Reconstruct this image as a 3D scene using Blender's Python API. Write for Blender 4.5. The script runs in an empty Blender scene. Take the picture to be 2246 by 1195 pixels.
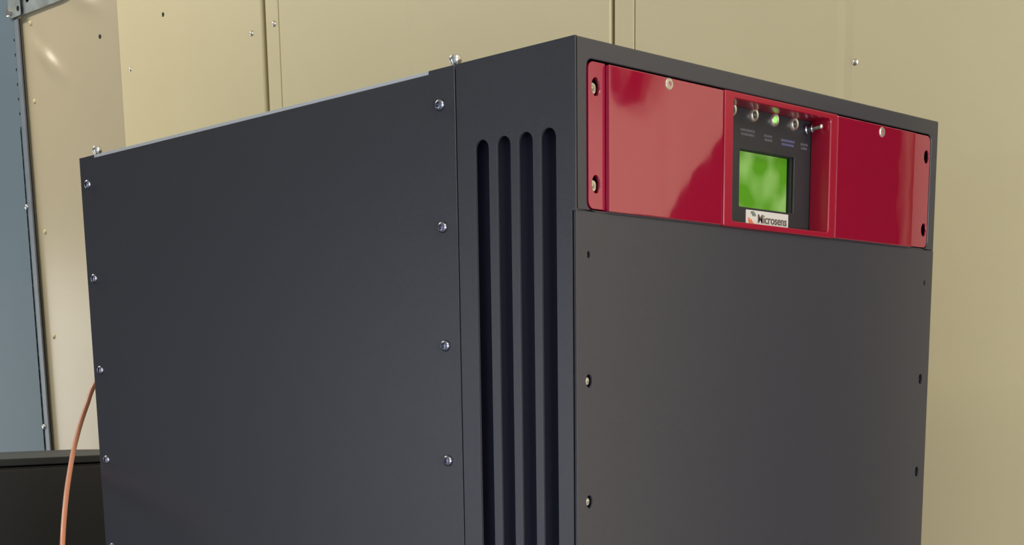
import bpy, bmesh, math
from mathutils import Vector, Matrix

SC = bpy.context.scene
COL = SC.collection
H = 1.75                      # height of the tall cabinet's top above the floor; local heights are given from there

# ---------------------------------------------------------------- camera
cam_d = bpy.data.cameras.new('camera')
cam = bpy.data.objects.new('camera', cam_d)
COL.objects.link(cam)
SC.camera = cam
F_PX, PX, PY = 3329.56, 929.40, 1617.43
cam_d.sensor_fit = 'HORIZONTAL'
cam_d.sensor_width = 36.0
cam_d.lens = F_PX / 2246 * 36.0
cam_d.shift_x = (1123 - PX) / 2246
cam_d.shift_y = (PY - 597.5) / 2246
cam_d.clip_start = 0.02
_R = Vector((0.708073, -0.705653, -0.026213)).normalized()
_F = Vector((0.686599, 0.696677, -0.207901)).normalized()
_D = _F.cross(_R).normalized()
_R = _D.cross(_F).normalized()
cam.matrix_world = Matrix(((_R.x, -_D.x, -_F.x, -0.8430), (_R.y, -_D.y, -_F.y, -0.6941),
                           (_R.z, -_D.z, -_F.z, -0.2450 + H), (0, 0, 0, 1)))

# ---------------------------------------------------------------- colour management, world
SC.view_settings.view_transform = 'Standard'
SC.view_settings.look = 'None'
SC.view_settings.gamma = 1.0
SC.view_settings.use_curve_mapping = False
SC.view_settings.exposure = 0.0
w = bpy.data.worlds.new('world')
SC.world = w
w.use_nodes = True
w.node_tree.nodes['Background'].inputs['Color'].default_value = (0.9, 0.88, 0.8, 1)
w.node_tree.nodes['Background'].inputs['Strength'].default_value = 0.3

# ---------------------------------------------------------------- the room's ceiling lamps
LAMPS = [  # x, y, size x, size y, watts, colour
    (-0.45, -1.60, 0.60, 1.2, 25, (1.0, 0.91, 0.78)),
    (-0.25, 2.10, 0.30, 1.2, 23, (1.0, 0.91, 0.79)),  # extra lamp, added to brighten the left end of the beige wall
]
ROOM_H = 2.90
for (lx, ly, sx, sy, wt, c) in LAMPS:
    ld = bpy.data.lights.new('ceiling_lamp_light', 'AREA')
    ld.shape = 'RECTANGLE'; ld.size = sx; ld.size_y = sy; ld.energy = wt; ld.color = c
    lo = bpy.data.objects.new('ceiling_lamp_light', ld)
    lo.location = (lx, ly, ROOM_H - 0.085)
    COL.objects.link(lo)

# ---------------------------------------------------------------- fill panels added at the unseen walls, no window known there (x, y, height centre, width, height, turn about z, watts, colour)
FILL_PANELS = [
    (-2.60, 2.10, 1.30, 1.30, 1.30, -90, 6, (0.70, 0.82, 1.0)),
    (-1.00, -3.00, 1.20, 1.60, 1.20, 0, 76, (0.97, 0.94, 0.99)),
    (0.15, 3.00, 1.35, 0.80, 1.10, 180, 4.2, (1.0, 0.93, 0.82)),
]
for (wx, wy, wz, sx, sy, rz, wt, c) in FILL_PANELS:
    ld = bpy.data.lights.new('window_light', 'AREA')
    ld.shape = 'RECTANGLE'; ld.size = sx; ld.size_y = sy; ld.energy = wt; ld.color = c
    lo = bpy.data.objects.new('window_light', ld)
    lo.rotation_euler = (math.radians(90), 0, math.radians(rz))
    inward = Vector((math.sin(math.radians(-rz)), math.cos(math.radians(rz)), 0))
    lo.location = Vector((wx, wy, wz)) + inward * 0.03
    COL.objects.link(lo)

# ---------------------------------------------------------------- materials
def mat(name, col, rough=0.5, metal=0.0, ior=1.5, emit=None, estr=0.0, noise=0.0, nscale=40.0,
        bump=0.0, bscale=60.0, coat=0.0, stain=None):
    m = bpy.data.materials.new(name)
    m.use_nodes = True
    nt = m.node_tree
    b = nt.nodes['Principled BSDF']
    b.inputs['Base Color'].default_value = (*col, 1)
    b.inputs['Roughness'].default_value = rough
    b.inputs['Metallic'].default_value = metal
    b.inputs['IOR'].default_value = ior
    if coat:
        b.inputs['Coat Weight'].default_value = coat
        b.inputs['Coat Roughness'].default_value = 0.05
    if emit:
        b.inputs['Emission Color'].default_value = (*emit, 1)
        b.inputs['Emission Strength'].default_value = estr
    tc = nt.nodes.new('ShaderNodeTexCoord')
    if noise:
        n = nt.nodes.new('ShaderNodeTexNoise')
        n.inputs['Scale'].default_value = nscale
        n.inputs['Detail'].default_value = 3
        nt.links.new(tc.outputs['Object'], n.inputs['Vector'])
        r = nt.nodes.new('ShaderNodeMapRange')
        r.inputs['From Min'].default_value = 0.3; r.inputs['From Max'].default_value = 0.7
        r.inputs['To Min'].default_value = 1 - noise; r.inputs['To Max'].default_value = 1 + noise
        nt.links.new(n.outputs['Fac'], r.inputs['Value'])
        mx = nt.nodes.new('ShaderNodeVectorMath'); mx.operation = 'SCALE'
        mx.inputs[0].default_value = col
        nt.links.new(r.outputs['Result'], mx.inputs['Scale'])
        nt.links.new(mx.outputs[0], b.inputs['Base Color'])
    if bump:
        n2 = nt.nodes.new('ShaderNodeTexNoise')
        n2.inputs['Scale'].default_value = bscale
        n2.inputs['Detail'].default_value = 2
        nt.links.new(tc.outputs['Object'], n2.inputs['Vector'])
        bp = nt.nodes.new('ShaderNodeBump')
        bp.inputs['Strength'].default_value = 1.0
        bp.inputs['Distance'].default_value = bump
        nt.links.new(n2.outputs['Fac'], bp.inputs['Height'])
        nt.links.new(bp.outputs['Normal'], b.inputs['Normal'])
    return m

M = {}
M['beige'] = mat('beige_paint', (0.62, 0.55, 0.335), 0.42, noise=0.02, nscale=5, bump=0.00006, bscale=8)
M['beige_gloss'] = mat('beige_paint_glossy', (0.46, 0.40, 0.265), 0.30, ior=1.7, noise=0.02, nscale=5, bump=0.00006, bscale=8)
M['gap'] = mat('dark_seam', (0.10, 0.08, 0.035), 0.8)
M['wall_blue'] = mat('pale_blue_wall_paint', (0.34, 0.42, 0.52), 0.6, noise=0.03)
M['wall_plain'] = mat('plain_wall_paint', (0.55, 0.50, 0.42), 0.6, noise=0.03)
M['wall_dark'] = mat('dark_wall_paint', (0.05, 0.055, 0.07), 0.6, noise=0.03)
M['floor'] = mat('floor_vinyl', (0.25, 0.26, 0.29), 0.4, noise=0.08)
M['ceil'] = mat('ceiling_white', (0.7, 0.68, 0.6), 0.8, noise=0.02)
M['blue'] = mat('blue_grey_paint', (0.100, 0.150, 0.185), 0.60, noise=0.05, nscale=5)
M['galv'] = mat('galvanised_steel', (0.30, 0.34, 0.34), 0.42, metal=0.5, noise=0.25, nscale=35)
M['angle'] = mat('grey_angle_paint', (0.16, 0.19, 0.22), 0.45, noise=0.08)
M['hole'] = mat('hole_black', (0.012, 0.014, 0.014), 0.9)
M['anth'] = mat('anthracite_powder_coat', (0.036, 0.036, 0.044), 0.34, ior=1.55, noise=0.06, nscale=700, bump=0.00006, bscale=900)
M['dark'] = mat('dark_cabinet_paint', (0.045, 0.044, 0.047), 0.5, noise=0.06, nscale=300)
M['darktop'] = mat('dark_cabinet_top_paint', (0.045, 0.050, 0.052), 0.6, noise=0.06, nscale=300)  # cabinet paint made slightly lighter, ceiling light put into the colour
M['navy'] = mat('dark_inner_grille', (0.010, 0.011, 0.030), 0.7)
M['lip'] = mat('bare_aluminium', (0.62, 0.66, 0.68), 0.40, metal=0.3)  # light caught along the top edge is put into this colour
M['red'] = mat('glossy_red_lacquer', (0.25, 0.0010, 0.020), 0.05, ior=2.6, bump=0.00035, bscale=16)
M['red_ear'] = mat('satin_red_lacquer', (0.25, 0.002, 0.026), 0.14, ior=2.5)
M['red_in'] = mat('inner_red_lacquer', (0.26, 0.002, 0.020), 0.28, ior=1.6)
M['steel'] = mat('bright_steel', (0.80, 0.78, 0.72), 0.22, metal=1.0)
M['zinc'] = mat('zinc_screw', (0.74, 0.70, 0.60), 0.35, metal=0.9)
M['nickel'] = mat('dark_nickel_screw', (0.34, 0.35, 0.42), 0.28, metal=1.0)
M['black'] = mat('black_screw', (0.02, 0.02, 0.02), 0.35)
M['plate'] = mat('charcoal_display_plate', (0.019, 0.020, 0.023), 0.45, noise=0.05, nscale=200)
M['led_off'] = mat('led_off', (0.05, 0.055, 0.045), 0.3)
M['led_on'] = mat('led_lit_green', (0.2, 0.9, 0.15), 0.3, emit=(0.35, 1.0, 0.12), estr=0.8)
M['badge'] = mat('badge_white', (0.55, 0.54, 0.50), 0.4)
M['ink'] = mat('ink_dark', (0.10, 0.085, 0.065), 0.6)
M['orange'] = mat('ink_orange', (0.62, 0.16, 0.07), 0.5)
M['green_ink'] = mat('ink_grey_green', (0.14, 0.18, 0.15), 0.5)
M['print'] = mat('print_grey', (0.085, 0.088, 0.098), 0.6)
M['print_blue'] = mat('print_blue', (0.09, 0.09, 0.19), 0.6)
M['cable'] = mat('orange_cable_jacket', (0.66, 0.26, 0.14), 0.40)
M['cloth'] = mat('black_canvas', (0.006, 0.006, 0.006), 0.9, noise=0.2)
M['lampbody'] = mat('lamp_white', (0.8, 0.8, 0.78), 0.5)
M['daylit_glass'] = mat('daylit_frosted_glass', (0.8, 0.85, 0.9), 0.3, emit=(0.85, 0.92, 1.0), estr=1.0)  # glow of the added fill panels
M['diff'] = mat('lamp_diffuser', (0.9, 0.9, 0.85), 0.5, emit=(1.0, 0.9, 0.7), estr=1.0)

for k_ in ('red', 'red_ear'): M[k_].node_tree.nodes['Principled BSDF'].inputs['Specular Tint'].default_value = (1.0, 0.84, 0.98, 1)

# liquid crystal display: lit, uneven green backlight
def screen_mat():
    m = bpy.data.materials.new('green_backlit_screen'); m.use_nodes = True
    nt = m.node_tree; b = nt.nodes['Principled BSDF']
    b.inputs['Base Color'].default_value = (0.05, 0.16, 0.01, 1)
    b.inputs['Roughness'].default_value = 0.18
    tc = nt.nodes.new('ShaderNodeTexCoord')
    n = nt.nodes.new('ShaderNodeTexNoise'); n.inputs['Scale'].default_value = 42; n.inputs['Detail'].default_value = 0.5
    nt.links.new(tc.outputs['Object'], n.inputs['Vector'])
    cr = nt.nodes.new('ShaderNodeValToRGB')
    cr.color_ramp.elements[0].position = 0.38; cr.color_ramp.elements[0].color = (0.085, 0.27, 0.006, 1)
    cr.color_ramp.elements[1].position = 0.66; cr.color_ramp.elements[1].color = (0.50, 0.72, 0.25, 1)
    nt.links.new(n.outputs['Fac'], cr.inputs['Fac'])
    nt.links.new(cr.outputs['Color'], b.inputs['Emission Color'])
    b.inputs['Emission Strength'].default_value = 0.42
    return m
M['screen'] = screen_mat()

# ---------------------------------------------------------------- mesh helpers (coordinates: x, y, height from the cabinet top)
def add_box(bm, x0, x1, y0, y1, z0, z1):
    vs = [bm.verts.new((x, y, z + H)) for x in (x0, x1) for y in (y0, y1) for z in (z0, z1)]
    for f in ((0, 1, 3, 2), (4, 6, 7, 5), (0, 4, 5, 1), (2, 3, 7, 6), (0, 2, 6, 4), (1, 5, 7, 3)):
        bm.faces.new([vs[i] for i in f])

def box(*a):
    bm = bmesh.new(); add_box(bm, *a); return bm

def add_lathe(bm, centre, axis, prof, seg=28):
    """prof: list of (distance along axis, radius)"""
    a = Vector(axis).normalized()
    t = Vector((0, 0, 1)) if abs(a.z) < 0.9 else Vector((1, 0, 0))
    u = a.cross(t).normalized(); v = a.cross(u)
    c = Vector((centre[0], centre[1], centre[2] + H))
    rings = []
    for d, r in prof:
        if r < 1e-7:
            rings.append([bm.verts.new(c + a * d)])
        else:
            rings.append([bm.verts.new(c + a * d + (u * math.cos(2 * math.pi * k / seg) + v * math.sin(2 * math.pi * k / seg)) * r) for k in range(seg)])
    for r0, r1 in zip(rings, rings[1:]):
        for k in range(seg):
            k2 = (k + 1) % seg
            if len(r0) == 1 and len(r1) == 1: break
            if len(r0) == 1: bm.faces.new((r0[0], r1[k], r1[k2]))
            elif len(r1) == 1: bm.faces.new((r0[k], r0[k2], r1[0]))
            else: bm.faces.new((r0[k], r0[k2], r1[k2], r1[k]))

def obj(name, bm, m, parent=None, smooth=None, bevel=0.0, seg=2):
    bmesh.ops.recalc_face_normals(bm, faces=bm.faces)
    lo = Vector((0, 0, 0))
    if len(bm.verts):
        mn = [min(v.co[i] for v in bm.verts) for i in range(3)]
        mxx = [max(v.co[i] for v in bm.verts) for i in range(3)]
        lo = Vector(((mn[0] + mxx[0]) / 2, (mn[1] + mxx[1]) / 2, mn[2]))
    bmesh.ops.translate(bm, verts=bm.verts, vec=-lo)
    me = bpy.data.meshes.new(name)
    bm.to_mesh(me); bm.free()
    me.materials.append(M[m] if isinstance(m, str) else m)
    o = bpy.data.objects.new(name, me)
    COL.objects.link(o)
    place(o, lo, parent)
    if smooth is not None:
        for p in me.polygons: p.use_smooth = True
        if hasattr(me, 'set_sharp_from_angle'): me.set_sharp_from_angle(angle=math.radians(smooth))
    if bevel:
        b = o.modifiers.new('bevel', 'BEVEL'); b.width = bevel; b.segments = seg
        b.limit_method = 'ANGLE'; b.angle_limit = math.radians(40)
    return o

WLOC = {}
def place(o, lo, parent):
    WLOC[o.name] = Vector(lo)
    if parent is not None:
        o.parent = parent
        o.location = Vector(lo) - WLOC[parent.name]
    else:
        o.location = lo

def tag(o, label=None, cat=None, group=None, kind=None):
    if label: o['label'] = label
    if cat: o['category'] = cat
    if group: o['group'] = group
    if kind: o['kind'] = kind
    return o

def thing(name, loc, label, cat, group=None):
    e = bpy.data.objects.new(name, None); COL.objects.link(e)
    e.empty_display_size = 0.1
    e.location = loc; WLOC[e.name] = Vector(loc)
    return tag(e, label, cat, group)

def circle(cx, cy, rx, ry=None, n=24):
    ry = ry or rx
    return [(cx + rx * math.cos(2 * math.pi * k / n), cy + ry * math.sin(2 * math.pi * k / n)) for k in range(n)]

def rrect(x0, x1, y0, y1, r, n=6, corners=(1, 1, 1, 1)):
    pts = []
    cs = [(x1, y1, 0), (x0, y1, 90), (x0, y0, 180), (x1, y0, 270)]
    for (cx, cy, a0), on in zip(cs, corners):
        if not on or r <= 0:
            pts.append((cx, cy)); continue
        ccx = cx - r if cx == x1 else cx + r
        ccy = cy - r if cy == y1 else cy + r
        for k in range(n + 1):
            a = math.radians(a0 + 90 * k / n)
            pts.append((ccx + r * math.cos(a), ccy + r * math.sin(a)))
    return pts

def plate(outline, holes, t0, t1, plane):
    """flat sheet with holes, from t0 to t1 across the sheet. plane 'XZ': (x,z) spread, thickness in y. 'YZ': (y,z), thickness in x"""
    cu = bpy.data.curves.new('tmp', 'CURVE'); cu.dimensions = '2D'; cu.fill_mode = 'BOTH'
    cu.extrude = (t1 - t0) / 2
    for loop in [outline] + holes:
        sp = cu.splines.new('POLY'); sp.points.add(len(loop) - 1)
        for p, q in zip(sp.points, loop): p.co = (q[0], q[1], 0, 1)
        sp.use_cyclic_u = True
    o = bpy.data.objects.new('tmp', cu); COL.objects.link(o)
    me = bpy.data.meshes.new_from_object(o)
    COL.objects.unlink(o); bpy.data.objects.remove(o); bpy.data.curves.remove(cu)
    bm = bmesh.new(); bm.from_mesh(me); bpy.data.meshes.remove(me)
    bmesh.ops.remove_doubles(bm, verts=bm.verts, dist=1e-6)
    mid = (t0 + t1) / 2
    for v in bm.verts:
        a, b, c = v.co
        v.co = (a, mid + c, b + H) if plane == 'XZ' else (mid + c, a, b + H)
    return bm

# =================================================================== THE SETTING
X0, XW, Y0, Y1 = -2.6, 0.70, -3.0, 3.0
CL = ROOM_H - H
s = tag(obj('floor', box(X0, XW + 0.3, Y0, Y1, -H - 0.1, -H), 'floor'), kind='structure')
s = tag(obj('ceiling', box(X0, XW + 0.3, Y0, Y1, CL, CL + 0.1), 'ceil'), kind='structure')
s = tag(obj('wall_left', box(X0 - 0.1, X0, Y0, Y1, -H, CL), 'wall_blue'), kind='structure')
s = tag(obj('wall_front', box(X0, XW + 0.3, Y0 - 0.1, Y0, -H, CL), 'wall_plain'), kind='structure')
s = tag(obj('wall_back', box(X0, XW + 0.3, Y1, Y1 + 0.1, -H, CL), 'wall_dark'), kind='structure')

for k, (wx, wy, wz, sx, sy, rz, wt, c) in enumerate(FILL_PANELS):
    hw, hh = sx / 2, sy / 2
    bm = bmesh.new(); bp_ = bmesh.new()
    def wbox(b, a0, a1, z0, z1, d0, d1):
        if rz == 180: add_box(b, wx + a0, wx + a1, wy - d1, wy - d0, wz + z0 - H, wz + z1 - H)
        elif rz: add_box(b, wx + d0, wx + d1, wy + a0, wy + a1, wz + z0 - H, wz + z1 - H)
        else: add_box(b, wx + a0, wx + a1, wy + d0, wy + d1, wz + z0 - H, wz + z1 - H)
    wbox(bm, -hw - 0.06, hw + 0.06, hh, hh + 0.06, 0.0, 0.05)
    wbox(bm, -hw - 0.06, hw + 0.06, -hh - 0.06, -hh, 0.0, 0.05)
    wbox(bm, -hw - 0.06, -hw, -hh, hh, 0.0, 0.05)
    wbox(bm, hw, hw + 0.06, -hh, hh, 0.0, 0.05)
    wn = tag(obj('window_%d' % (k + 1), bm, 'lampbody'), kind='structure')  # window-shaped frame around an added fill light
    wbox(bp_, -hw, hw, -hh, hh, 0.002, 0.010)
    obj('pane', bp_, 'daylit_glass', wn)

WALLTOP = 0.4605
wall = tag(obj('wall_right', box(XW + 0.012, XW + 0.10, Y0, Y1, -H, CL), 'gap'), kind='structure')

def sheet(prof, z0, z1, zs=None, dents=()):
    """upright folded sheet; prof: list of (y, x offset) from low y to high y, the face looks to -x"""
    bm = bmesh.new()
    zs = zs or [z0, z1]
    grid = []
    for z in zs:
        row = []
        for (y, dx) in prof:
            d = 0.0
            for (dy, dz, ay, az, rot, amp) in dents:
                a, b = y - dy, z - dz
                c_, s_ = math.cos(rot), math.sin(rot)
                e, g = a * c_ + b * s_, -a * s_ + b * c_
                d += amp * math.exp(-(e / ay) ** 2 - (g / az) ** 2)
            row.append(bm.verts.new((XW + dx + d, y, z + H)))
        grid.append(row)
    for r0, r1 in zip(grid, grid[1:]):
        for k in range(len(r0) - 1):
            bm.faces.new((r0[k], r0[k + 1], r1[k + 1], r1[k]))
    # closed ends: returns that fold back towards the framing
    for row_i in (0, -1):
        ring = [r[row_i] for r in grid]
        back = [bm.verts.new((XW + 0.0118, v.co.y, v.co.z)) for v in ring]
        for k in range(len(ring) - 1):
            bm.faces.new((ring[k], ring[k + 1], back[k + 1], back[k]))
    return bm

def panel_profile(y0, y1, mid, kink, groove):
    g = groove
    return [(y0, 0.0016), (y0 + 0.0016, 0.0), ((y0 + mid) / 2, kink * 0.55), (mid - 0.010, kink), (mid, kink + 0.0006), (mid + 0.010, kink),
            ((mid + y1) / 2, kink * 0.5), (g - 0.0018, 0.0), (g, 0.0030), (g + 0.0014, 0.0), (y1 - 0.0016, 0.0), (y1, 0.0016)]

PW_ = 0.649
gaps = [1.168, 0.519, -0.130, -0.779, -1.428, -2.077, -2.726]
for i, g in enumerate(gaps):
    hi = g - (0.0044 if i == 0 else 0.0028)      # upper end of the panel that ends at this seam
    lo_y = g - PW_ + 0.0028
    if i == 0: hi = 1.168 - 0.0046
    if lo_y < Y0: lo_y = Y0 + 0.002
    p = obj('wall_panel', sheet(panel_profile(lo_y, hi, lo_y + 0.334, -0.0015, hi - 0.030), -H, CL), 'beige', wall)
# the last panel, dented and slightly kinked, ends under a galvanised rail at the top
yl0, yl1 = 1.168 + 0.0046, 1.838
kx = 1.539
def xo(y):
    return 0.0 if y < kx else 0.0012
p = obj('wall_panel', sheet([(yl0, 0.0016), (yl0 + 0.0016, 0.0), ((yl0 + kx) / 2, -0.0004), (kx - 0.0016, -0.0010), (kx, 0.0002)], -H, WALLTOP), 'beige', wall)
ys = [kx - 0.004 + (yl1 - kx + 0.004) * k / 70 for k in range(71)]
zs = [-H, -1.0, -0.6, -0.3] + [-0.2 + (WALLTOP + 0.2) * k / 130 for k in range(131)]
dn = [(1.755, 0.374, 0.052, 0.013, math.radians(38), -0.0050), (1.785, 0.412, 0.030, 0.018, math.radians(55), 0.002),
      (1.645, 0.452, 0.045, 0.013, math.radians(25), -0.0045)]
p = obj('wall_panel', sheet([(y, 0.0012) for y in ys], 0, 0, zs, dn), 'beige_gloss', wall, smooth=30)
p['label'] = 'dented glossier beige sheet'
p = obj('wall_panel', sheet([(1.838, 0.0), (1.9, 0.0), (Y1 - 0.002, 0.0)], -H, CL), 'beige', wall)
p = obj('wall_panel', sheet([(yl0, 0.0), (yl1, 0.0)], WALLTOP + 0.055, CL), 'beige', wall)

# dome-headed screws in the wall and open screw holes
def dome(c, axis, r, h, base=0.0):
    bm = bmesh.new()
    pr = [(-0.001, 0), (-0.001, r * 0.98), (base + 0.0003, r)] + [(base + h * math.sin(a), r * math.cos(a)) for a in [math.radians(x) for x in range(15, 90, 15)]] + [(base + h, 0)]
    add_lathe(bm, c, axis, pr, 20)
    return bm
for (y, z, r) in ((1.5108, 0.3188, 0.0040), (1.1963, 0.3168, 0.0044), (1.1438, 0.3204, 0.0046), (0.1938, 0.1073, 0.0044),
                  (1.1963, -0.22, 0.0046), (1.1438, -0.22, 0.0048), (0.1938, -0.45, 0.0046)):
    obj('panel_screw', dome((XW + 0.0008, y, z), (-1, 0, 0), r, 0.0042), 'zinc', wall, smooth=60)
for (y, z) in ((1.8051, 0.4438), (1.8108, 0.3158), (1.8083, 0.0950), (1.8055, -0.0879)):
    obj('panel_screw', dome((XW + xo(y) + 0.0002, y, z), (-1, 0, 0), 0.0044, 0.0034), 'beige', wall, smooth=60)['label'] = 'beige painted screw'
for (y, z) in ((1.4138, 0.3835), (1.5948, 0.3838), (1.7721, 0.3823)):
    bm = bmesh.new(); add_lathe(bm, (XW + xo(y) - 0.0006, y, z), (1, 0, 0), [(0, 0), (0, 0.0034), (0.006, 0.0034), (0.006, 0)], 16)
    obj('screw_hole', bm, 'hole', wall)

# galvanised rail along the top of the dented panel
def rail_holes():
    out = []
    y = 1.800
    while y > 1.22:
        out.append(circle(y, 0.4815, 0.0075, 0.0065, 16)); y -= 0.054
    return out
rail = tag(obj('trim_1', plate([(1.175, WALLTOP - 0.002), (1.828, WALLTOP - 0.002), (1.828, WALLTOP + 0.060), (1.175, WALLTOP + 0.060)],
                 rail_holes(), XW - 0.006, XW - 0.003, 'YZ'), 'galv'), kind='structure')

# blue-grey steel enclosure panel left of the beige wall, edged by an upright angle
encl = thing('enclosure_panel', (0.69, 2.20, 0), 'tall blue-grey painted steel panel with a perforated edge, left of the beige wall', 'panel')
def strip_holes():
    out = []; z = -0.34
    while z < 0.42:
        out.append(rrect(1.8480, 1.8520, z, z + 0.0055, 0.0016, 3)); z += 0.0245
    return out
obj('panel_sheet', box(0.6925, 0.6975, 1.8560, 2.90, -H, 0.93), 'blue', encl)
obj('perforated_edge', plate([(1.8468, -H), (1.8560, -H), (1.8560, 0.93), (1.8468, 0.93)], strip_holes(), 0.6925, 0.6945, 'YZ'), 'blue', encl)
obj('edge_angle', box(0.6915, 0.6950, 1.8318, 1.8448, -H, 0.455), 'angle', encl, bevel=0.0006)
obj('edge_backing', box(0.6955, 0.6975, 1.8325, 1.8560, -H, 0.455), 'hole', encl)
for (y, z) in ((1.8478, 0.1413), (1.8460, -0.2480)):
    obj('screw', dome((0.6915, y, z), (-1, 0, 0), 0.0052, 0.0042), 'steel', encl, smooth=60)
# bracket joining angle and rail
br = thing('corner_bracket', (0.69, 1.84, 0.44 + H), 'small galvanised corner bracket with bolt holes at the top of the beige wall', 'bracket')
obj('bracket_plate', plate(rrect(1.814, 1.853, 0.4565, 0.560, 0.003, 3), [circle(1.8210, 0.4680, 0.0050, 0.0045), circle(1.8210, 0.4960, 0.0058, 0.0055)], 0.6870, 0.6890, 'YZ'), 'galv', br, bevel=0.0005)
obj('bracket_leg', box(0.6890, 0.694, 1.850, 1.853, 0.470, 0.560), 'galv', br)
bm = bmesh.new(); add_lathe(bm, (0.6870, 1.8480, 0.4660), (-1, 0, 0), [(0, 0), (0, 0.0075), (0.0040, 0.0075), (0.0055, 0.0060), (0.0055, 0)], 6)
obj('bolt', bm, 'steel', br)
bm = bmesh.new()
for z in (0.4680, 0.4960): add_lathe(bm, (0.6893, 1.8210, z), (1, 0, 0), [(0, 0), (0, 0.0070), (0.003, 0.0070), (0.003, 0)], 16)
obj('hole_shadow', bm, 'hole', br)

# =================================================================== TALL ANTHRACITE CABINET
W, D, BS = 0.5102, 0.6029, 0.1105
PT = 0.0022                                   # sheet thickness
cab = thing('equipment_cabinet', (W / 2, D / 2, 0), 'tall anthracite steel equipment cabinet with four long side vent slots, beside the beige wall', 'cabinet')
OPX0, OPX1, OPZ0, OPZ1 = 0.0125, 0.4985, -0.1110, -0.0126
FPZ = -0.1112                                  # top of the lower front panel

# wrap-around front frame: left cheek with the vent slots
slots = []
for (a, b, zt) in ((0.0930, 0.0795, -0.0543), (0.0721, 0.0588, -0.0546), (0.0518, 0.0381, -0.0548), (0.0313, 0.0171, -0.0550)):
    r = (a - b) / 2
    slots.append(rrect(b, a, -1.62, zt, r * 0.999, 10))
cheek = [(0.0, 0.0), (0.0, FPZ - 0.0002), (0.0034, FPZ - 0.0002), (0.0034, -H + 0.03), (BS, -H + 0.03), (BS, 0.0)]
fr = obj('front_frame', plate(cheek, slots, 0.0, PT, 'YZ'), 'anth', cab, bevel=0.0006)
fr2 = obj('frame_face', plate([(PT * 0 + 0.0003, 0.0), (W, 0.0), (W, FPZ), (0.0003, FPZ)],
                              [rrect(OPX0, OPX1, OPZ0 + 0.0008, OPZ1, 0.006, 5)], 0.0, PT, 'XZ'), 'anth', cab, bevel=0.0011, seg=3)
obj('side_cheek', box(W - PT, W, PT, BS, -H + 0.03, 0.0), 'anth', cab)
obj('slot_grille', box(0.0100, 0.0115, 0.010, 0.106, -1.66, -0.03), 'navy', cab)
obj('top_cover', box(0.0035, W - 0.001, 0.0025, D - 0.001, -0.0035, -0.0010), 'anth', cab)
obj('top_cover_lip', box(0.0002, 0.0035, 0.1376, 0.578, -0.0060, -0.0002), 'lip', cab)['label'] = 'bare light metal edge of the top cover'
# side panel with full-height ears at its upper corners
G = 0.0012
sp = [(BS + G, -H + 0.03), (BS + G, 0.0), (0.1376, 0.0), (0.1376, -0.0024), (0.578, -0.0024), (0.578, 0.0), (D, -0.0), (D, -H + 0.03)]
obj('side_panel', plate(sp, [], -0.0003, 0.0016, 'YZ'), 'anth', cab, bevel=0.0004)
obj('seam_backing', box(0.0024, 0.004, BS - 0.004, BS + 0.012, -H + 0.03, -0.004), 'navy', cab)
obj('side_panel', box(W - 0.0016, W, BS + G, D, -H + 0.03, 0.0), 'anth', cab)
obj('rear_panel', box(0.002, W - 0.002, D - 0.003, D - 0.0005, -H + 0.03, -0.004), 'anth', cab)
obj('plinth', box(0.012, W - 0.012, 0.015, D - 0.015, -H, -H + 0.032), 'dark', cab)

# lower front panel with countersunk screw recesses
fscrew = [(A, z) for z in (-0.1398, -0.2248, -0.3089, -0.3930, -0.4775) for A in (0.0139, 0.4960)]
fp = obj('front_panel', plate([(0.0002, FPZ - 0.0001), (W, FPZ - 0.0001), (W, -H + 0.035), (0.0002, -H + 0.035)],
                              [circle(a, z, 0.0036, 0.0046, 20) for a, z in fscrew[2:]] + [circle(a, z, 0.0018, 0.0024, 14) for a, z in fscrew[:2]],
                              0.0, PT, 'XZ'), 'anth', cab, bevel=0.0003)
obj('panel_backing', box(0.004, W - 0.004, 0.0045, 0.006, -H + 0.04, FPZ - 0.001), 'navy', cab)
for i, (a, z) in enumerate(fscrew):
    r = 0.0017 if i < 2 else 0.0033
    bm = bmesh.new()
    add_lathe(bm, (a, 0.0044, z), (0, -1, 0), [(0, 0), (0, r), (0.0012, r), (0.0024, r * 0.75), (0.0024, r * 0.45), (0.0006, r * 0.4), (0.0006, 0)], 20)
    obj('screw', bm, 'steel' if (i % 2 == 0 and i >= 2) else 'nickel', fp, smooth=30)

# button-head screws of the side panel
side = [o for o in cab.children if o.name.startswith('side_panel')][0]
for k in range(7):
    z = -0.0250 - 0.0849 * k
    for b in (0.1262, 0.5904):
        bm = bmesh.new()
        r = 0.0042
        prof = [(0, 0), (0, r), (0.0006, r * 1.0)] + [(0.0006 + 0.0022 * math.sin(t), r * (0.45 + 0.55 * math.cos(t))) for t in [math.radians(x) for x in (25, 50, 75, 90)]] + [(0.0012, r * 0.40), (0.0012, 0)]
        add_lathe(bm, (-0.0003, b, z), (-1, 0, 0), prof, 24)
        obj('screw', bm, 'nickel', side, smooth=35)

# screws standing on the top cover at both ends of the side panel
for (y, rr) in ((0.1178, 0.0046), (0.5838, 0.0044)):
    bm = bmesh.new()
    add_lathe(bm, (0.0080, y, -0.001), (0, 0, 1), [(0, 0), (0, rr * 0.62), (0.0032, rr * 0.72), (0.0052, rr), (0.0082, rr), (0.0094, rr * 0.82), (0.0094, rr * 0.45), (0.0070, rr * 0.42), (0.0070, 0)], 24)
    obj('top_screw', bm, 'steel', cab, smooth=35)

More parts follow.
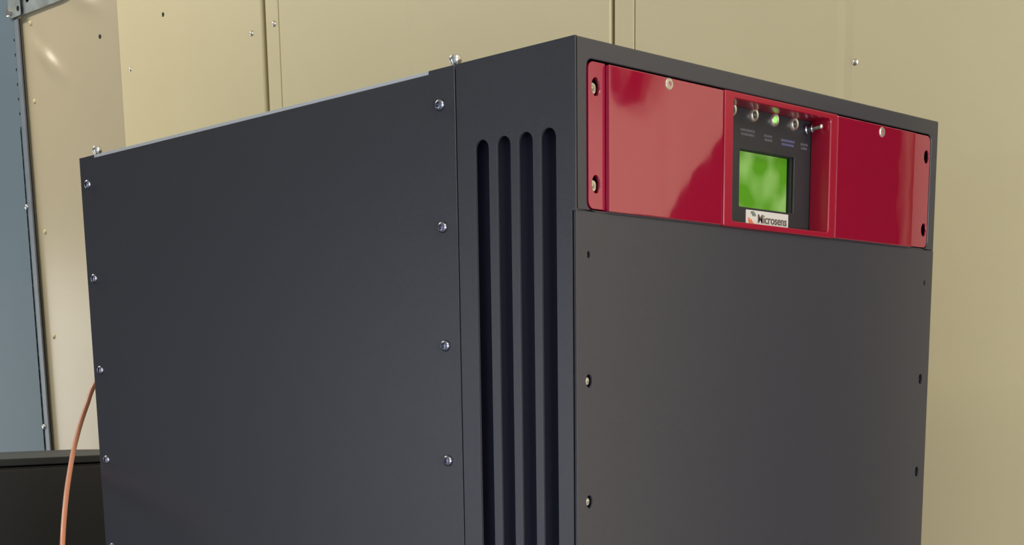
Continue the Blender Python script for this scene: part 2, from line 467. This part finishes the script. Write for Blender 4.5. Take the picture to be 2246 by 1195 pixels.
# =================================================================== RED RACK UNIT
unit = thing('rack_control_unit', (0.2555, 0.10, H - 0.112), 'glossy red rack unit with a green display, set in the anthracite cabinet front', 'control unit')
RZ0, RZ1 = -0.1103, -0.0147
obj('housing', box(0.030, 0.481, 0.0245, 0.25, -0.106, -0.020), 'dark', unit)
earL = obj('mounting_ear', plate(rrect(0.0142, 0.0322, -0.1092, -0.0140, 0.0055, 5, (0, 1, 1, 0)), [circle(0.0224, -0.0298, 0.0046, 0.0060), circle(0.0224, -0.0928, 0.0046, 0.0060)], 0.0002, 0.0030, 'XZ'), 'red_ear', unit, bevel=0.0006)
earR = obj('mounting_ear', plate(rrect(0.4655, 0.4968, -0.1092, -0.0140, 0.0055, 5, (1, 0, 0, 1)), [circle(0.4905, -0.0318, 0.0044, 0.0056), circle(0.4905, -0.0940, 0.0044, 0.0056)], 0.0002, 0.0018, 'XZ'), 'red_ear', unit, bevel=0.0006)
obj('ear_backing', box(0.0135, 0.031, 0.0085, 0.0095, -0.1100, -0.0135), 'hole', unit)
obj('ear_backing', box(0.468, 0.4975, 0.0060, 0.0070, -0.1100, -0.0135), 'hole', unit)
for z in (-0.0306, -0.0936):
    bm = bmesh.new()
    add_lathe(bm, (0.0216, 0.0080, z), (0, -1, 0), [(0, 0), (0, 0.0044), (0.0045, 0.0044), (0.0056, 0.0036), (0.0056, 0.0016), (0.003, 0.0015), (0.003, 0)], 24)
    obj('ear_screw', bm, 'steel', earL, smooth=35)
    bm = bmesh.new()
    add_lathe(bm, (0.4905, 0.0062, z), (0, -1, 0), [(0, 0), (0, 0.0030), (0.002, 0.0030), (0.0028, 0.0022), (0.0028, 0)], 20)
    obj('ear_screw', bm, 'black', earR, smooth=35)['label'] = 'black screw deep in its hole'

def blank(x0, x1, sx, sz):
    p = obj('blank_panel', box(x0, x1, -0.0030, 0.0100, RZ0, RZ1), 'red', unit, bevel=0.0007, seg=3)
    bm = bmesh.new()
    add_lathe(bm, (sx, -0.0030, sz), (0, -1, 0), [(-0.001, 0), (-0.001, 0.0042), (0.0002, 0.0042), (0.0010, 0.0036), (0.0010, 0.0017), (-0.0006, 0.0015), (-0.0006, 0)], 24)
    obj('screw', bm, 'zinc', p, smooth=35)
    bm = bmesh.new(); add_lathe(bm, (sx, -0.0026, sz), (0, -1, 0), [(0, 0), (0, 0.0014), (0.0003, 0.0014), (0.0003, 0)], 6)
    obj('screw_socket', bm, 'black', p)
    return p
blank(0.0328, 0.1695, 0.1012, -0.0190)
blank(0.3328, 0.4637, 0.4045, -0.0202)

bez = obj('display_bezel', plate([(0.1706, RZ0 - 0.0006), (0.3318, RZ0 - 0.0006), (0.3318, RZ1 + 0.0006), (0.1706, RZ1 + 0.0006)],
                                 [rrect(0.1822, 0.3210, -0.1068, -0.0188, 0.0030, 5)], -0.0036, 0.0150, 'XZ'), 'red_in', unit, bevel=0.0012, seg=3)
dp = obj('display_plate', plate([(0.1760, -0.1090), (0.3310, -0.1090), (0.3310, -0.0165), (0.1760, -0.0165)],
                                [rrect(0.2186, 0.2978, -0.0916, -0.0482, 0.0010, 3)], 0.0151, 0.0175, 'XZ'), 'plate', unit)
bm = plate([(0.2175, -0.0925), (0.2990, -0.0925), (0.2990, -0.0472), (0.2175, -0.0472)], [rrect(0.2188, 0.2976, -0.0914, -0.0484, 0.001, 3)], 0.0176, 0.0222, 'XZ')
obj('screen_frame', bm, 'hole', unit)
obj('screen', box(0.2180, 0.2988, 0.0223, 0.0240, -0.0924, -0.0474), 'screen', unit)['label'] = 'lit green display window'

# indicator lamps in bright holders (the second one is lit) and a toggle switch
for i, (x, z) in enumerate(((0.2060, -0.0217), (0.2362, -0.0223), (0.2655, -0.0229), (0.2944, -0.0229))):
    bm = bmesh.new()
    add_lathe(bm, (x, 0.0151, z), (0, -1, 0), [(0, 0.0030), (0, 0.0052), (0.0016, 0.0050), (0.0024, 0.0042), (0.0020, 0.0030), (0.0004, 0.0022), (0, 0.0022)], 28)
    ring = obj('indicator_light', bm, 'zinc', unit, smooth=40)
    bm = bmesh.new()
    add_lathe(bm, (x, 0.0150, z), (0, -1, 0), [(0, 0), (0, 0.0022), (0.0016, 0.0020), (0.0026, 0.0011), (0.0030, 0)], 18)
    b_ = obj('bulb', bm, 'led_on' if i == 2 else 'led_off', ring, smooth=60)
    if i == 2: ring['label'] = 'indicator light lit green'
bm = bmesh.new()
sx, sz = 0.3130, -0.0252
add_lathe(bm, (sx, 0.0151, sz), (0, -1, 0), [(0, 0), (0, 0.0042), (0.0026, 0.0042), (0.0032, 0.0034), (0.0070, 0.0032), (0.0074, 0.0020), (0.0074, 0)], 24)
tg = obj('toggle_switch', bm, 'nickel', unit, smooth=35)
bm = bmesh.new()
add_lathe(bm, (sx, 0.0078, sz), (0.16, -1, 0.12), [(0, 0), (0, 0.0018), (0.0050, 0.0023), (0.0068, 0.0025), (0.0080, 0.0017), (0.0083, 0)], 18)
obj('switch_lever', bm, 'steel', tg, smooth=50)

# faint small print under the lamps
import random
random.seed(4)
for (x0, x1, z, m_) in ((0.2190, 0.2380, -0.0345, 'print'), (0.2520, 0.2640, -0.0358, 'print'), (0.2770, 0.2960, -0.0366, 'print_blue'), (0.3060, 0.3170, -0.0370, 'print')):
    bm = bmesh.new(); x = x0
    for row in (0, 1):
        x = x0 + 0.001 * row
        while x < x1 - 0.001 * row:
            wd = random.uniform(0.0009, 0.0017)
            zz = z - row * 0.0030
            add_box(bm, x, x + wd, 0.01495, 0.01512, zz - 0.0009, zz + 0.0009)
            x += wd + 0.0006
    obj('printed_caption', bm, m_, dp)

# white maker's badge: two-tone round emblem and dark lettering
bd = obj('badge', plate(rrect(0.2280, 0.2892, -0.1075, -0.0932, 0.0004, 3), [], 0.0145, 0.0151, 'XZ'), 'badge', unit)
def arc(cx, cz, r0, r1, a0, a1, n=14):
    # a tapered crescent
    out = []; inn = []
    for k in range(n + 1):
        t = k / n; a = math.radians(a0 + (a1 - a0) * t)
        th = (r1 - r0) * math.sin(math.pi * t) ** 0.7
        out.append((cx + r1 * math.cos(a), cz + r1 * math.sin(a)))
        inn.append((cx + (r1 - th) * math.cos(a), cz + (r1 - th) * math.sin(a)))
    return out + inn[::-1][1:-1]
ecx, ecz = 0.2360, -0.0990
obj('emblem', plate(arc(ecx + 0.0008, ecz, 0.0014, 0.0050, 15, 125), [], 0.0141, 0.0145, 'XZ'), 'green_ink', bd)['label'] = 'grey-green crescent of the emblem'
obj('emblem', plate(arc(ecx, ecz - 0.0008, 0.0006, 0.0050, 170, 310), [], 0.0141, 0.0145, 'XZ'), 'orange', bd)['label'] = 'orange crescent of the emblem'
fc = bpy.data.curves.new('tmp', 'FONT'); fc.body = 'Microsens'; fc.size = 0.0092; fc.extrude = 0.0002; fc.offset = 0.0001
fo = bpy.data.objects.new('tmp', fc); COL.objects.link(fo)
bpy.context.view_layer.update()
fm = bpy.data.meshes.new_from_object(fo)
COL.objects.unlink(fo); bpy.data.objects.remove(fo)
bm = bmesh.new(); bm.from_mesh(fm); bpy.data.meshes.remove(fm)
wx = max(v.co.x for v in bm.verts)
for v in bm.verts:
    a, b, c = v.co
    v.co = (0.2440 + a * 0.0425 / wx, 0.0143 + c, -0.1022 + b + H)
obj('lettering', bm, 'ink', bd)

# =================================================================== LOWER DARK CABINET BEHIND, LEFT
lc = thing('low_cabinet', (0.07, 1.45, 0), 'lower dark grey steel cabinet standing behind the tall cabinet, its top at eye level', 'cabinet')
LZ = -0.2890
obj('body', box(-0.52, 0.655, 1.210, 1.700, -H, LZ - 0.012), 'dark', lc)
obj('cabinet_top', box(-0.52, 0.655, 1.205, 1.705, LZ - 0.010, LZ), 'darktop', lc, bevel=0.0015)
for (a, b) in ((-0.516, 0.066), (0.070, 0.651)):
    dr = obj('door', box(a, b, 1.200, 1.2095, -H + 0.05, LZ - 0.0145), 'dark', lc, bevel=0.001)
    bm = box(b - 0.06 if a < -0.1 else a + 0.03, b - 0.03 if a < -0.1 else a + 0.06, 1.188, 1.200, -H + 0.85, -H + 1.0)
    obj('door_handle', bm, 'black', dr, bevel=0.002)

# =================================================================== ORANGE CABLE
cu = bpy.data.curves.new('fibre_cable', 'CURVE'); cu.dimensions = '3D'
cu.bevel_depth = 0.0025; cu.bevel_resolution = 4; cu.resolution_u = 24
pts = [(0.360, 0.606, -0.120), (0.260, 0.700, -0.135), (0.150, 0.740, -0.165), (0.0847, 0.7298, -0.2019), (0.0616, 0.7165, -0.2265),
       (0.0263, 0.6842, -0.2588), (-0.0182, 0.6316, -0.2933), (-0.0599, 0.5772, -0.3251), (-0.0884, 0.5393, -0.3537), (-0.1128, 0.5084, -0.3935)]
pts += [(-0.16, 0.47, -0.60), (-0.15, 0.50, -1.20), (-0.10, 0.54, -1.66), (-0.04, 0.64, -1.746), (0.05, 0.80, -1.747), (0.15, 0.95, -1.747)]
sp_ = cu.splines.new('BEZIER'); sp_.bezier_points.add(len(pts) - 1)
for bp_, c in zip(sp_.bezier_points, pts):
    bp_.co = (c[0], c[1], c[2] + H); bp_.handle_left_type = 'AUTO'; bp_.handle_right_type = 'AUTO'
co = bpy.data.objects.new('tmp', cu); COL.objects.link(co); bpy.context.view_layer.update()
cm = bpy.data.meshes.new_from_object(co); COL.objects.unlink(co); bpy.data.objects.remove(co)
bm = bmesh.new(); bm.from_mesh(cm); bpy.data.meshes.remove(cm)
cb = obj('fibre_cable', bm, 'cable', None, smooth=60)
tag(cb, 'thin orange cable hanging in a curve from behind the tall dark cabinet', 'cable')

# =================================================================== BEYOND THE FRAME: dark shapes added for the red lacquer to mirror, and the lamps
def dark_cover():
    prof = [(-0.500, -0.62), (-0.143, -0.62), (-0.143, 0.075), (-0.200, 0.100), (-0.290, 0.092), (-0.334, 0.075), (-0.366, 0.052), (-0.376, 0.043),
            (-0.386, 0.029), (-0.399, 0.022), (-0.418, 0.002), (-0.434, -0.018), (-0.458, -0.075)]
    return plate(prof, [], XW - 0.007, XW - 0.003, 'YZ')
cl = obj('canvas_cover', dark_cover(), 'cloth', None, bevel=0.001, seg=2)  # unseen cutout, shaped to give the red panels their dark reflection
tag(cl, 'black folded canvas cover hanging on the beige wall in front of the cabinet', 'cover')
bm = bmesh.new()
NS, NR = 72, 10
for turn, (ry_, rz_, ox) in enumerate(((0.030, 0.064, 0.0), (0.025, 0.056, 0.006), (0.020, 0.048, 0.002))):
    rings = []
    for k in range(NS):
        a = 2 * math.pi * k / NS
        c0 = Vector((XW - 0.012 - ox, -0.494 + ry_ * math.cos(a), 0.172 + rz_ * math.sin(a) + H))
        n0 = Vector((0, math.cos(a), math.sin(a)))
        rings.append([bm.verts.new(c0 + n0 * 0.0042 * math.cos(b) + Vector((1, 0, 0)) * 0.0042 * math.sin(b)) for b in [2 * math.pi * q / NR for q in range(NR)]])
    for k in range(NS):
        for q in range(NR):
            bm.faces.new((rings[k][q], rings[(k + 1) % NS][q], rings[(k + 1) % NS][(q + 1) % NR], rings[k][(q + 1) % NR]))
co_ = obj('cable_coil', bm, 'black', None, smooth=60)  # unseen rings, added to darken a spot in the red panel's reflection
tag(co_, 'coil of black cable hanging on the beige wall beyond the canvas cover', 'cable')
for (lx, ly, sx, sy, wt, c) in LAMPS:
    t = thing('ceiling_light', (lx, ly, ROOM_H - 0.075), 'long flat white ceiling light in the row above the aisle', 'ceiling light', 'ceiling lights above the aisle')
    obj('light_housing', box(lx - sx / 2 - 0.02, lx + sx / 2 + 0.02, ly - sy / 2 - 0.02, ly + sy / 2 + 0.02, CL - 0.070, CL), 'lampbody', t)
    obj('diffuser', box(lx - sx / 2, lx + sx / 2, ly - sy / 2, ly + sy / 2, CL - 0.078, CL - 0.071), 'diff', t)
